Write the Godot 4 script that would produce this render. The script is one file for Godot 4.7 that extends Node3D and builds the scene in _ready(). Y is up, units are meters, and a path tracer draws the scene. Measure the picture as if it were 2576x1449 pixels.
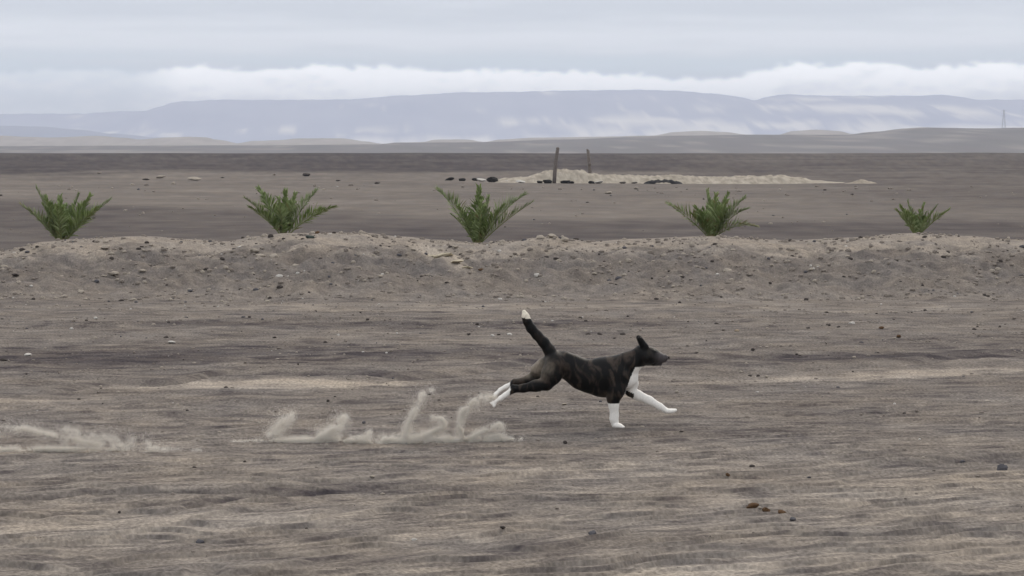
extends Node3D
# A dog runs across a dry stony plain; young palms stand on a bank of spoil, hazy mountains far behind.
# x runs to the right, the camera looks along -z; "d" below is the distance in front of the camera (d = -z).

const SKY_W := 4096
const SKY_H := 3072

var rng := RandomNumberGenerator.new()
var n_patch := FastNoiseLite.new()
var n_streak := FastNoiseLite.new()
var n_fine := FastNoiseLite.new()
var n_cloud := FastNoiseLite.new()
var used := {}
var M := {}

# crest of the spoil bank: x and height, at about d = 33
var CREST := PackedVector2Array([Vector2(-40, .5), Vector2(-14, .42), Vector2(-9.54, .356), Vector2(-8.25, .453), Vector2(-7.61, .6), Vector2(-7.26, .639), Vector2(-6.01, .696), Vector2(-5.3, .645), Vector2(-4.66, .613), Vector2(-4.15, .69), Vector2(-3.67, .741), Vector2(-2.49, .754), Vector2(-1.85, .696), Vector2(-1.2, .645), Vector2(-.56, .6), Vector2(.08, .632), Vector2(.33, .677), Vector2(.65, .696), Vector2(.97, .645), Vector2(1.23, .6), Vector2(2, .645), Vector2(3.28, .69), Vector2(4.56, .645), Vector2(5.84, .69), Vector2(6.48, .741), Vector2(7.44, .696), Vector2(8.25, .645), Vector2(9.69, .677), Vector2(14, .6), Vector2(40, .55)])
# wheel ruts and drift lines: x and d of points along each, then depth and half width
var RUTS := [
	[[Vector2(-9, 22.9), Vector2(-5.92, 23.62), Vector2(-3.89, 24.71), Vector2(.06, 24.71), Vector2(1.65, 23.36), Vector2(4, 22.4)], .035, .08],
	[[Vector2(-6, 24.2), Vector2(-2.5, 25.5), Vector2(1, 25.5), Vector2(5, 24.6), Vector2(9, 25.2)], .03, .07],
	[[Vector2(-4.6, 17.5), Vector2(-3.18, 18.36), Vector2(-2.58, 19.26), Vector2(-1.45, 19.19), Vector2(-.5, 18.3)], .035, .2],
	[[Vector2(-6, 11.6), Vector2(-3.05, 12.11), Vector2(-1.92, 12.46), Vector2(-.7, 12.95)], .035, .07],
	[[Vector2(-3, 11.5), Vector2(-1.96, 11.97), Vector2(-1.42, 12.32), Vector2(-.6, 12.7)], .03, .09],
	[[Vector2(1.7, 13.3), Vector2(2.13, 13.41), Vector2(2.69, 13.61), Vector2(3.51, 13.93), Vector2(6, 14.8)], .03, .10],
	[[Vector2(-1.6, 18.2), Vector2(-.7, 19.02), Vector2(.44, 20.08), Vector2(1.64, 20.47), Vector2(3.6, 20.9)], .035, .2],
	[[Vector2(1, 18.7), Vector2(1.53, 19.1), Vector2(3.47, 19.75), Vector2(4.83, 20.7), Vector2(8, 22)], .03, .22],
]
# pale wind-laid sand (+), dark gravel and painted-in rut shade (-): x, d, half length, half depth, slope, strength
var PATCHES := [
	[-2.1, 18.3, 1.5, .45, .1, 1.0], [-4.3, 17.0, 1.0, .28, .15, .45], [-3.4, 14.15, 1.1, .16, .02, .55], [.9, 10.0, .7, .22, .3, .7],
	[3.6, 19.05, 1.8, .3, .25, .8], [2.4, 29.2, 1.6, 1.0, .1, .45], [-1.5, 27.4, 5.0, .8, .05, .3], [5.5, 27.2, 3.5, .7, 0.0, .2],
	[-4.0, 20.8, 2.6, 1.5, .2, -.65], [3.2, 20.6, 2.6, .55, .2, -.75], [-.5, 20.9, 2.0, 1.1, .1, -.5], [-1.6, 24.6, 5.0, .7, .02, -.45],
	[3.2, 13.75, 1.1, .16, .3, -.5], [-1.0, 12.65, .7, .12, .4, -.5], [1.4, 15.3, 1.4, .5, .1, -.22], [-2.0, 19.2, 1.4, .2, .0, -.75], [-1.25, 12.4, .7, .1, .45, -.6], [-2.2, 12.38, 1.3, .06, .33, -.45], [.6, 20.1, 1.4, .25, .35, -.5], [-1.6, 12.75, 1.2, .1, .35, .35], [-2.4, 11.2, 1.8, .4, .35, .3],  # thin dark strips here paint in the shade of the rut lips
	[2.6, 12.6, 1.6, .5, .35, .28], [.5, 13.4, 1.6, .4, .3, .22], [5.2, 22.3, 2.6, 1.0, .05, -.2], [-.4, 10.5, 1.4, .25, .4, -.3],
]


func _ready() -> void:
	rng.seed = 7
	setup_noise()
	camera_and_light()
	materials()
	ground()
	far_land()
	dog()
	palms()
	heaps_and_posts()
	stones()
	dust()


# ---------------------------------------------------------------- camera, sky, sun
func camera_and_light() -> void:
	var c := Camera3D.new()
	c.name = "camera"
	add_child(c)
	c.position = Vector3(0, 2.1, 0)
	c.rotation_degrees = Vector3(-3.8526, 0, 0)
	c.fov = 16.0
	c.near = 0.1
	c.far = 30000.0
	c.current = true
	var e := Environment.new()
	e.background_mode = Environment.BG_SKY
	var s := Sky.new()
	var p := PanoramaSkyMaterial.new()
	p.panorama = ImageTexture.create_from_image(sky_image())
	p.energy_multiplier = 1.6
	s.sky_material = p
	e.sky = s
	e.tonemap_mode = Environment.TONE_MAPPER_LINEAR
	e.tonemap_exposure = 1.0
	e.fog_enabled = true
	e.fog_density = 0.0002
	e.fog_light_color = Color(0.90, 0.93, 1.0)
	e.sdfgi_enabled = true
	e.ssao_enabled = true
	e.ssil_enabled = true
	e.volumetric_fog_enabled = true
	e.volumetric_fog_density = 0.0
	var w := WorldEnvironment.new()
	w.name = "environment"
	w.environment = e
	add_child(w)
	var sun := DirectionalLight3D.new()
	sun.name = "sun"
	sun.light_energy = 0.5
	sun.light_angular_distance = 10.0
	sun.light_color = Color(1.0, .95, .88)
	sun.shadow_enabled = true
	add_child(sun)
	sun.look_at_from_position(Vector3(3, 4.8, -6), Vector3.ZERO)


func setup_noise() -> void:
	var i := 11
	for n in [n_patch, n_streak, n_fine, n_cloud]:
		n.noise_type = FastNoiseLite.TYPE_SIMPLEX_SMOOTH
		n.frequency = 1.0
		n.seed = i
		n.fractal_type = FastNoiseLite.FRACTAL_FBM
		i += 7
	n_patch.fractal_octaves = 4
	n_streak.fractal_octaves = 3
	n_fine.fractal_octaves = 2
	n_cloud.fractal_octaves = 4


var CLOUD_TOP := PackedVector2Array([Vector2(-1500, 185), Vector2(-200, 200), Vector2(0, 192), Vector2(200, 182), Vector2(290, 177), Vector2(350, 192), Vector2(375, 188), Vector2(450, 170), Vector2(520, 167), Vector2(560, 182), Vector2(640, 180), Vector2(700, 172), Vector2(830, 167), Vector2(900, 171), Vector2(1150, 178), Vector2(1400, 185), Vector2(1450, 181), Vector2(1570, 188), Vector2(1720, 198), Vector2(1830, 195), Vector2(1900, 178), Vector2(2000, 165), Vector2(2150, 162), Vector2(2300, 172), Vector2(2400, 167), Vector2(2576, 165), Vector2(4000, 178)])


func lookup(t: PackedVector2Array, x: float) -> float:
	if x <= t[0].x:
		return t[0].y
	for i in range(1, t.size()):
		if x < t[i].x:
			var u := (x - t[i - 1].x) / (t[i].x - t[i - 1].x)
			u = u * u * (3.0 - 2.0 * u)
			return lerpf(t[i - 1].y, t[i].y, u)
	return t[t.size() - 1].y


# colour of the sky towards azimuth a (0 straight ahead, + to the right) and elevation e, radians
func sky_color(a: float, e: float) -> Color:
	var X := 1288.0 + a * 5155.0
	var Y := 377.0 - e * 5155.0
	var cx := cos(a) * 5155.0
	var cz := sin(a) * 5155.0
	var hi := Color(.715, .735, .762)      # high stratus
	var light := Color(.793, .806, .824)   # brighter sheet under it
	var gap := Color(.742, .780, .806)     # thin bluish gap above the bank of cloud
	var sheet := clampf((Y - 25.0) / 70.0, 0.0, 1.0)
	sheet *= 1.0 - .75 * clampf((Y - 112.0) / 50.0, 0.0, 1.0)
	var wisps := n_cloud.get_noise_3d(cx / 520.0, cz / 520.0, Y / 42.0)
	var c := hi.lerp(light, clampf(sheet + wisps * .55, 0.0, 1.0))
	c = c.lerp(gap, clampf((Y - 118.0) / 45.0, 0.0, 1.0) * clampf(.75 - wisps, .2, 1.0))
	if Y < 0.0:
		var broad := n_cloud.get_noise_3d(cx / 2600.0, cz / 2600.0, Y / 800.0)
		c = c.lerp(Color(.915, .92, .93).lightened(broad * .25) if broad > 0.0 else Color(.915, .92, .93).darkened(-broad * .18), clampf(-Y / 3000.0, 0.0, 1.0))
	if Y > 120.0:
		var lump := n_cloud.get_noise_3d(cx / 130.0 + 9.0, cz / 130.0, Y / 45.0)
		var small := n_cloud.get_noise_3d(cx / 45.0 + 3.0, cz / 45.0, Y / 20.0)
		var top := lookup(CLOUD_TOP, X) + small * 13.0 + lump * 12.0
		var t := clampf((Y - top + 3.0) / 9.0, 0.0, 1.0)
		var white := Color(1.0, 1.0, 1.0)
		var soft := Color(.905, .912, .922)
		var body := white.lerp(soft, clampf((Y - top - 40.0) / 75.0 - lump * 1.1 - small * .5, 0.0, 1.0))
		var thin := clampf((X - 330.0) / 140.0, 0.0, 1.0) if X < 900.0 else 1.0
		if X < -400.0:
			thin = clampf(-(X + 400.0) / 600.0, 0.0, 1.0)
		body = Color(.855, .873, .892).lerp(soft, clampf(.4 + lump * 1.8 + small, 0.0, 1.0)).lerp(body, thin)
		c = c.lerp(body, t * lerpf(.75, 1.0, thin))
	return c


func sky_image() -> Image:
	var low := Image.create(512, 384, false, Image.FORMAT_RGB8)
	for y in 384:
		var e := PI * (.5 - (y + .5) / 384.0)
		for x in 512:
			var a := wrapf((x + .5) / 512.0 * TAU, -PI, PI)
			low.set_pixel(x, y, sky_color(a, maxf(e, 0.0)))
	low.resize(SKY_W, SKY_H, Image.INTERPOLATE_BILINEAR)
	var rows := 170
	var first := SKY_H / 2 - rows
	for y in rows + 2:
		var e := PI * (.5 - (first + y + .5) / SKY_H)
		var keep := clampf((y - 2.0) / 12.0, 0.0, 1.0)
		for x in SKY_W:
			var a := wrapf((x + .5) / SKY_W * TAU, -PI, PI)
			var c := sky_color(a, maxf(e, 0.0))
			if keep < 1.0:
				c = low.get_pixel(x, first + y).lerp(c, keep)
			low.set_pixel(x, first + y, c)
	return low


# ---------------------------------------------------------------- helpers
func numbered(called: String) -> String:
	used[called] = used.get(called, -1) + 1
	return called if used[called] == 0 else "%s_%03d" % [called, used[called]]


func tag(o: Node, label: String, category: String, group := "") -> void:
	o.set_meta("label", label)
	o.set_meta("category", category)
	if group:
		o.set_meta("group", group)


func put(mesh: Mesh, called: String, mat: Material, parent: Node = self) -> MeshInstance3D:
	var o := MeshInstance3D.new()
	o.mesh = mesh
	o.material_override = mat
	o.name = numbered(called) if parent == self else called
	parent.add_child(o, true)
	return o


func thing(called: String, at: Vector3) -> Node3D:
	var o := Node3D.new()
	o.name = numbered(called)
	add_child(o)
	o.position = at
	return o


func plain(c: Color, rough := .95) -> StandardMaterial3D:   # c in linear values
	var m := StandardMaterial3D.new()
	m.albedo_color = c.linear_to_srgb()
	m.roughness = rough
	m.metallic_specular = .25
	return m


func noise_texture(freq: float, octaves: int, lo: Color, hi: Color, size := 1024, sd := 3) -> NoiseTexture2D:
	var n := FastNoiseLite.new()
	n.seed = sd
	n.noise_type = FastNoiseLite.TYPE_SIMPLEX_SMOOTH
	n.frequency = freq
	n.fractal_octaves = octaves
	n.fractal_gain = .62
	var t := NoiseTexture2D.new()
	t.width = size
	t.height = size
	t.seamless = true
	t.noise = n
	var g := Gradient.new()
	g.set_color(0, lo)
	g.set_color(1, hi)
	t.color_ramp = g
	return t


func materials() -> void:
	var soil := StandardMaterial3D.new()
	soil.vertex_color_use_as_albedo = true
	soil.roughness = 1.0
	soil.metallic_specular = .12
	soil.albedo_texture = noise_texture(.06, 5, Color(.57, .57, .57), Color(1, 1, 1))
	soil.heightmap_enabled = false
	soil.uv1_triplanar = true
	soil.uv1_world_triplanar = true
	soil.uv1_scale = Vector3(.42, .42, .42)
	soil.normal_enabled = true
	var nt := noise_texture(.035, 5, Color.BLACK, Color.WHITE, 1024, 8)
	nt.color_ramp = null
	nt.as_normal_map = true
	nt.bump_strength = 5.0
	soil.normal_texture = nt
	soil.normal_scale = .7
	M.soil = soil
	var far := StandardMaterial3D.new()
	far.vertex_color_use_as_albedo = true
	far.roughness = 1.0
	far.metallic_specular = .1
	M.far = far
	var rock := StandardMaterial3D.new()
	rock.albedo_texture = noise_texture(.02, 5, Color(.6, .6, .6), Color(1, 1, 1), 256, 21)
	rock.uv1_triplanar = true
	rock.uv1_scale = Vector3(3, 3, 3)
	rock.roughness = .95
	rock.metallic_specular = .2
	for k in [["W", .72, .68, .62], ["P", .47, .41, .34], ["S", .32, .275, .235], ["C", .66, .58, .43], ["T", .42, .33, .23], ["D", .085, .072, .065], ["B", .13, .075, .04], ["L", .13, .125, .135], ["G", .07, .085, .075], ["K", .03, .028, .027]]:
		var r: StandardMaterial3D = rock.duplicate()
		r.albedo_color = Color(k[1], k[2], k[3]).linear_to_srgb()
		M["stone_" + k[0]] = r


# ---------------------------------------------------------------- the lie of the land
func along(line: Array, x: float) -> float:
	for i in range(1, line.size()):
		if x <= line[i].x:
			var u: float = (x - line[i - 1].x) / (line[i].x - line[i - 1].x)
			u = u * u * (3.0 - 2.0 * u)
			return lerpf(line[i - 1].y, line[i].y, u)
	return line[line.size() - 1].y


func shear(x: float, d: float) -> float:
	return d - lerpf(.36, .06, clampf((d - 11.0) / 7.0, 0.0, 1.0)) * x


func bank(x: float, d: float) -> float:
	if d < 26.5 or d > 41.0:
		return 0.0
	var wob := n_patch.get_noise_2d(x * .45, 3.0)
	var crest := lookup(CREST, x)
	var toe := 28.3 + wob * .9
	var h := 0.0
	if d < 33.0:
		var t := clampf((d - toe) / (33.0 - toe), 0.0, 1.0)
		# talus foot, steeper scraped middle, rounded top
		h = crest * lerpf(t, smoothstep(0.0, 1.0, t), .75)
		var rough := sin(t * PI)
		h += rough * (n_patch.get_noise_2d(x * 1.1, d * 1.3) * .13 + n_fine.get_noise_2d(x * 3.0, d * 2.2) * .05)
	else:
		var t := clampf((d - 33.2) / 5.5, 0.0, 1.0)
		h = crest * (1.0 - smoothstep(0.0, 1.0, t))
	return h


func gy(x: float, d: float) -> float:
	var h := 0.0
	if d < 60.0:
		var s := shear(x, d)
		var near := clampf((60.0 - d) / 20.0, 0.0, 1.0)
		h += near * n_patch.get_noise_2d(x * .16, s * .3) * .035
		if d < 40.0 and d > 3.0:
			# wind ripples: short crests, steep towards the camera, bolder in the foreground
			var near_amp := clampf((14.5 - d) / 3.0, 0.0, 1.0)
			var ph := s * 5.2 + 1.6 * n_streak.get_noise_2d(x * .4, s * .8) + .55 * n_fine.get_noise_2d(x * 1.3, s * 1.4)
			var fr := ph - floorf(ph)
			var saw := smoothstep(0.0, .12, fr) if fr < .12 else 1.0 - (fr - .12) / .88
			var broken := clampf(.55 + 1.6 * n_patch.get_noise_2d(x * 1.1 + 30.0, s * 2.2), 0.0, 1.0)
			h += lerpf(.018, .028, near_amp) * saw * broken * clampf((28.5 - d) / 2.0, .2, 1.0)
			h += n_streak.get_noise_2d(x * .35, s * 1.1) * lerpf(.007, .012, near_amp)
			h += n_fine.get_noise_2d(x * 3.0, s * 4.0) * .003
			if d < 27.0:
				for r in RUTS:
					var line: Array = r[0]
					if x > line[0].x and x < line[line.size() - 1].x:
						var q: float = (d - along(line, x) - .05 * n_fine.get_noise_2d(x * 1.2, d)) / r[2]
						if absf(q) < 3.0:
							var ends := clampf((x - line[0].x) / .8, 0.0, 1.0) * clampf((line[line.size() - 1].x - x) / .8, 0.0, 1.0)
							h += ends * r[1] * (-exp(-q * q) + .55 * exp(-(q - 1.7) * (q - 1.7)) + .4 * exp(-(q + 1.7) * (q + 1.7)))
		h += bank(x, d)
	if d > 40.0:
		h += 1.45 * smoothstep(150.0, 420.0, d) - 5.5 * smoothstep(440.0, 760.0, d)
		h += n_patch.get_noise_2d(x * .02, d * .012) * .2 * clampf((d - 40.0) / 30.0, 0.0, 1.0)
	return h


const DARK := Color(.152, .131, .124)
const MID := Color(.278, .242, .213)
const PALE := Color(.490, .422, .352)


func soil_color(x: float, d: float, h: float) -> Color:
	var s := shear(x, d)
	var t := .0
	if d < 28.6:
		t = n_streak.get_noise_2d(x * .5 + 40.0, s * 1.8) * .42
		t += n_fine.get_noise_2d(x * 1.8, s * 3.8) * .45 + n_fine.get_noise_2d(x * 4.0, s * 8.0) * .5 * clampf((20.0 - d) / 5.0, 0.0, 1.0)
		t += n_patch.get_noise_2d(x * .35, s * .6) * .3
		# short dark streaks: lag gravel, and ripple shade put into the colour
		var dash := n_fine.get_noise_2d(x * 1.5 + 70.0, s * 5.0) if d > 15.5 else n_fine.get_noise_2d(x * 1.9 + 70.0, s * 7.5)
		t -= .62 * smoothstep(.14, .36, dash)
		t += lerpf(.16, -.1, smoothstep(11.5, 17.0, d)) + .02
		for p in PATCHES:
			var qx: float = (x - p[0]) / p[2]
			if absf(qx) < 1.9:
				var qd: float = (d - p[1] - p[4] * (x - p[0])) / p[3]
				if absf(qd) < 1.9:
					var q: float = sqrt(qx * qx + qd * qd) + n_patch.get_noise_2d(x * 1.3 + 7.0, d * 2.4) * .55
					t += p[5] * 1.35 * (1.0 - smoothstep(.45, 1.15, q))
	elif d < 41.0:
		var b := bank(x, d)
		var rel := b / maxf(lookup(CREST, x), .1)
		var blot := n_patch.get_noise_2d(x * .9, d * 1.6)
		t = n_fine.get_noise_2d(x * 4.0, d * 5.0) * .5 + blot * .35 + n_fine.get_noise_2d(x * 12.0, d * 14.0) * .25
		# paler crest, darker face: light from above painted into the bank colour
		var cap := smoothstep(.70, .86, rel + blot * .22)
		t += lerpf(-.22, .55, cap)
		if d < 30.2:
			t += .22 * clampf((30.2 - d) / 1.2, 0.0, 1.0)
		# a spill of cream crust, lower right of the crest
		var sx := (x + 1.0) / .52
		var sd := (d - 31.3 + (x + 1.0) * 1.6) / .5
		if sx * sx + sd * sd < 4.0:
			t += 1.1 * (1.0 - smoothstep(.5, 1.3, sqrt(sx * sx + sd * sd) + blot * .7))
		if d > 33.6:
			t = lerpf(t, -.6, smoothstep(33.6, 37.0, d))
	else:
		var edge := lerpf(84.0, 61.0, clampf((x + 20.0) / 19.0, 0.0, 1.0)) + n_patch.get_noise_2d(x * .12, 1.0) * 5.0
		var near_dark := 1.0 - smoothstep(edge - 4.0, edge + 4.0, d)
		t = lerpf(-.2, -.9, near_dark)
		var far_dark := smoothstep(150.0, 215.0, d + n_patch.get_noise_2d(x * .05, d * .02) * 45.0)
		t = lerpf(t, -1.25, far_dark)
		t = lerpf(t, -.85, smoothstep(7.0, 24.0, x - (d - 90.0) * .05) * (1.0 - near_dark) * .8)
		t += n_patch.get_noise_2d(x * .1, d * .09) * .22 + n_fine.get_noise_2d(x * .7, d * .5) * .3 + n_streak.get_noise_2d(x * .15, d * .3) * .3 + n_streak.get_noise_2d(x * .02, d * .06) * .3
	t = clampf(t, -1.5, 1.25)
	var c := MID.lerp(PALE, t) if t > 0.0 else MID.lerp(DARK, -t)
	var hue := n_patch.get_noise_2d(x * .7 + 60.0, d * .9)
	return Color(c.r * (1.0 + .03 * hue), c.g, c.b * (1.0 - .05 * hue))


func sheet(rows: PackedFloat32Array, xs_of: Callable, cols: int, height: Callable, paint: Callable) -> ArrayMesh:
	var v := PackedVector3Array()
	var col := PackedColorArray()
	var idx := PackedInt32Array()
	v.resize(rows.size() * cols)
	col.resize(rows.size() * cols)
	idx.resize((rows.size() - 1) * (cols - 1) * 6)
	var k := 0
	for r in rows.size():
		var d := rows[r]
		for i in cols:
			var x: float = xs_of.call(i, d)
			var h: float = height.call(x, d)
			v[k] = Vector3(x, h, -d)
			col[k] = paint.call(x, d, h)
			k += 1
	k = 0
	for r in rows.size() - 1:
		for i in cols - 1:
			var a := r * cols + i
			idx[k] = a
			idx[k + 1] = a + cols
			idx[k + 2] = a + 1
			idx[k + 3] = a + 1
			idx[k + 4] = a + cols
			idx[k + 5] = a + cols + 1
			k += 6
	return with_normals(v, col, idx)


func with_normals(v: PackedVector3Array, col: PackedColorArray, idx: PackedInt32Array) -> ArrayMesh:
	var arr := []
	arr.resize(Mesh.ARRAY_MAX)
	arr[Mesh.ARRAY_VERTEX] = v
	if col.size():
		arr[Mesh.ARRAY_COLOR] = col
	arr[Mesh.ARRAY_INDEX] = idx
	var am := ArrayMesh.new()
	am.add_surface_from_arrays(Mesh.PRIMITIVE_TRIANGLES, arr)
	var st := SurfaceTool.new()
	st.create_from(am, 0)
	st.generate_normals()
	return st.commit()


const COLS := 620


func ground_x(i: int, d: float) -> float:
	var inner := .29 * maxf(d, 0.0) + 1.6
	var outer := .62 * maxf(d, 0.0) + 26.0
	var t := (float(i) / (COLS - 1)) * 2.0 - 1.0
	var a := absf(t)
	var x := inner * a / .92 if a < .92 else lerpf(inner, outer, pow((a - .92) / .08, 1.6))
	return x * signf(t)


func ground() -> void:
	var rows := PackedFloat32Array()
	var d := -40.0
	while d < 8900.0:
		rows.append(d)
		if d < 4.0:
			d += 3.0
		elif d < 8.5:
			d += .25
		elif d < 28.0:
			d += d * d / 4303.0 * (.36 if d < 17.0 else .5)
		elif d < 36.0:
			d += .06
		elif d < 440.0:
			d += d * d / 4303.0 * .9
		else:
			d *= 1.12
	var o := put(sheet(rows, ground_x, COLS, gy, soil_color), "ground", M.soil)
	o.set_meta("kind", "structure")


# ---------------------------------------------------------------- hills and mountains
var SLOPE := PackedVector2Array([Vector2(-900, 4.6), Vector2(-492, 5), Vector2(-213, 5.9), Vector2(-102, 6.8), Vector2(-89, 8.1), Vector2(-27, 8.4), Vector2(35, 10.5), Vector2(128, 13.6), Vector2(189, 14.2), Vector2(261, 14.2), Vector2(282, 16.7), Vector2(313, 19.8), Vector2(360, 19.2), Vector2(399, 19.8), Vector2(499, 19.2), Vector2(900, 17)])
var HILLS := PackedVector2Array([Vector2(-1500, 19), Vector2(-799, 18.3), Vector2(-648, 20.8), Vector2(-618, 19.3), Vector2(-582, 18.3), Vector2(-522, 20.3), Vector2(-497, 18.3), Vector2(-472, 15.8), Vector2(-432, 18.3), Vector2(-406, 19.3), Vector2(-391, 18.8), Vector2(-376, 15.8), Vector2(-346, 10.8), Vector2(-326, 13.8), Vector2(-296, 14.8), Vector2(-266, 17.3), Vector2(-215, 17.3), Vector2(-185, 13.3), Vector2(-165, 10.3), Vector2(-115, 12.3), Vector2(-95, 15.8), Vector2(-59, 15.8), Vector2(-34, 12.8), Vector2(-14, 15.8), Vector2(31, 18.3), Vector2(107, 19.3), Vector2(177, 20.8), Vector2(207, 25.4), Vector2(237, 26.9), Vector2(268, 25.4), Vector2(298, 21.8), Vector2(338, 21.8), Vector2(358, 26.9), Vector2(383, 28.4), Vector2(408, 26.9), Vector2(429, 22.8), Vector2(484, 21.8), Vector2(811, 21.8), Vector2(1500, 24)])
var MOUNTAINS := PackedVector2Array([Vector2(-4200, 130), Vector2(-2149, 120), Vector2(-1743, 125.4), Vector2(-1540, 125.4), Vector2(-1242, 136.2), Vector2(-1188, 152.4), Vector2(-1134, 167.2), Vector2(-985, 174), Vector2(-795, 172.6), Vector2(-660, 174), Vector2(-565, 174), Vector2(-471, 180.7), Vector2(-389, 187.4), Vector2(-160, 198.2), Vector2(16, 200.9), Vector2(219, 204.9), Vector2(422, 207.6), Vector2(557, 203.6), Vector2(692, 194.2), Vector2(774, 183.4), Vector2(828, 171.3), Vector2(868, 183.4), Vector2(909, 191.5), Vector2(1098, 187.4), Vector2(1369, 187.4), Vector2(1463, 191.5), Vector2(1531, 183.4), Vector2(1572, 174), Vector2(1742, 174), Vector2(2180, 179.3), Vector2(4200, 170)])
var SPUR := PackedVector2Array([Vector2(-3300, 84), Vector2(-1689, 73.6), Vector2(-1370, 68.3), Vector2(-1264, 66.1), Vector2(-1157, 57.7), Vector2(-1072, 47), Vector2(-945, 36.4), Vector2(-732, 20), Vector2(-500, -5)])


func ridge(profile: PackedVector2Array, d0: float, front: float, back: float, rough: float, cell: float, paint: Callable, floor_y: float) -> ArrayMesh:
	var rows := PackedFloat32Array()
	for i in 26:
		rows.append(lerpf(d0 - front, d0 + back, i / 25.0))
	var x0 := profile[0].x
	var cols := int((profile[profile.size() - 1].x - x0) / cell)
	var xs := func(i: int, _d: float) -> float: return x0 + i * cell
	var hy := func(x: float, d: float) -> float:
		var top := lookup(profile, x)
		var t := clampf((d - d0 + front) / front, 0.0, 1.0) if d < d0 else 1.0 - clampf((d - d0) / back, 0.0, 1.0)
		t = lerpf(t, smoothstep(0.0, 1.0, t), .5)
		var h := lerpf(floor_y, top, t)
		return h + rough * sin(t * PI) * n_patch.get_noise_2d(x / (cell * 14.0), d / (cell * 14.0)) + rough * .12 * n_fine.get_noise_2d(x / (cell * 4.0), d / (cell * 4.0))
	return sheet(rows, xs, cols, hy, paint)


func far_land() -> void:
	var slope := func(x: float, d: float, _h: float) -> Color:
		var t := n_patch.get_noise_2d(x * .012, d * .02) * .5 + n_fine.get_noise_2d(x * .05, d * .09) * .25
		var vein := absf(n_streak.get_noise_2d(x * .004 + 5.0, d * .014))
		var c := Color(.135, .128, .128).lerp(Color(.185, .172, .168), clampf(t + .4, 0.0, 1.0))
		return c.lerp(Color(.28, .255, .235), .55 * (1.0 - smoothstep(.02, .10, vein)))
	var a := put(ridge(SLOPE, 1600, 700, 500, 1.2, 6.0, slope, -6.0), "gravel_slope", M.far)
	a.set_meta("kind", "structure")
	var brown := func(x: float, d: float, _h: float) -> Color:
		var t := n_patch.get_noise_2d(x * .02, d * .02) * .6 + n_fine.get_noise_2d(x * .06, d * .06) * .3
		return Color(.25, .226, .208).lerp(Color(.355, .32, .29), clampf(t + .45, 0.0, 1.0))
	var b := put(ridge(HILLS, 2600, 420, 420, 2.0, 5.0, brown, -6.0), "hills", M.far)
	b.set_meta("kind", "structure")
	# rock with haze painted into its pale blue-grey; paler patches on the lower slopes
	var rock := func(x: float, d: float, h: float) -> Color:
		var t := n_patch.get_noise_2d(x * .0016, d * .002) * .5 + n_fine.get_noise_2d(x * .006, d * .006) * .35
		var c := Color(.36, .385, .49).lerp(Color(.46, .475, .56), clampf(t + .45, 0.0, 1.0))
		var pale_patch := n_streak.get_noise_2d(x * .0011 + 3.0, h * .022) + .45 * n_fine.get_noise_2d(x * .006, h * .08)
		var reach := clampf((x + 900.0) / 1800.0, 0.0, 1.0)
		return c.lerp(Color(.78, .75, .73), smoothstep(.06, .42, pale_patch + reach * .62 - clampf((h - 20.0) / 150.0, 0.0, 1.0) * .75))
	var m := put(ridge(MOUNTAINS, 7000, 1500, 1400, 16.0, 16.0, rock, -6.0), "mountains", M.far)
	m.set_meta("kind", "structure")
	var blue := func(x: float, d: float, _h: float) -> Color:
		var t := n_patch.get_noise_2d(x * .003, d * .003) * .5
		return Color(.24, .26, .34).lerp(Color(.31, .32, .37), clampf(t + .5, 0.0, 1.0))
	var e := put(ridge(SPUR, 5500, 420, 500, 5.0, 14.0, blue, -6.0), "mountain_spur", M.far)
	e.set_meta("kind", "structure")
	# lattice mast on the right-hand rise
	var mast := thing("lattice_mast", Vector3(378, 18.5, -1580))
	tag(mast, "thin grey lattice mast on the far rise at the right edge", "mast")
	var steel := plain(Color(.22, .22, .23), .6)
	for s in [Vector2(-1, -1), Vector2(1, -1), Vector2(1, 1), Vector2(-1, 1)]:
		put(tube([Vector3(s.x * 1.3, 0, s.y * 1.3), Vector3(s.x * .18, 14.6, s.y * .18)], [.08, .06], 4), "leg", steel, mast)
	for k in 7:
		var y0 := k * 2.0
		var w0 := lerpf(1.3, .18, y0 / 14.6)
		var w1 := lerpf(1.3, .18, (y0 + 2.0) / 14.6)
		for s in [-1.0, 1.0]:
			put(tube([Vector3(-w0 * s, y0, w0), Vector3(w1 * s, y0 + 2.0, w1)], [.04, .04], 4), "brace", steel, mast)
	for y in [9.8, 11.8, 13.6]:
		put(tube([Vector3(-1.9, y, 0), Vector3(1.9, y, 0)], [.06, .06], 4), "crossarm", steel, mast)


# ---------------------------------------------------------------- shapes
func tube(pts: Array, radii: Array, sides := 8, cap := true) -> ArrayMesh:
	var st := SurfaceTool.new()
	st.begin(Mesh.PRIMITIVE_TRIANGLES)
	add_tube(st, pts, radii, sides, cap)
	st.generate_normals()
	return st.commit()


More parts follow.
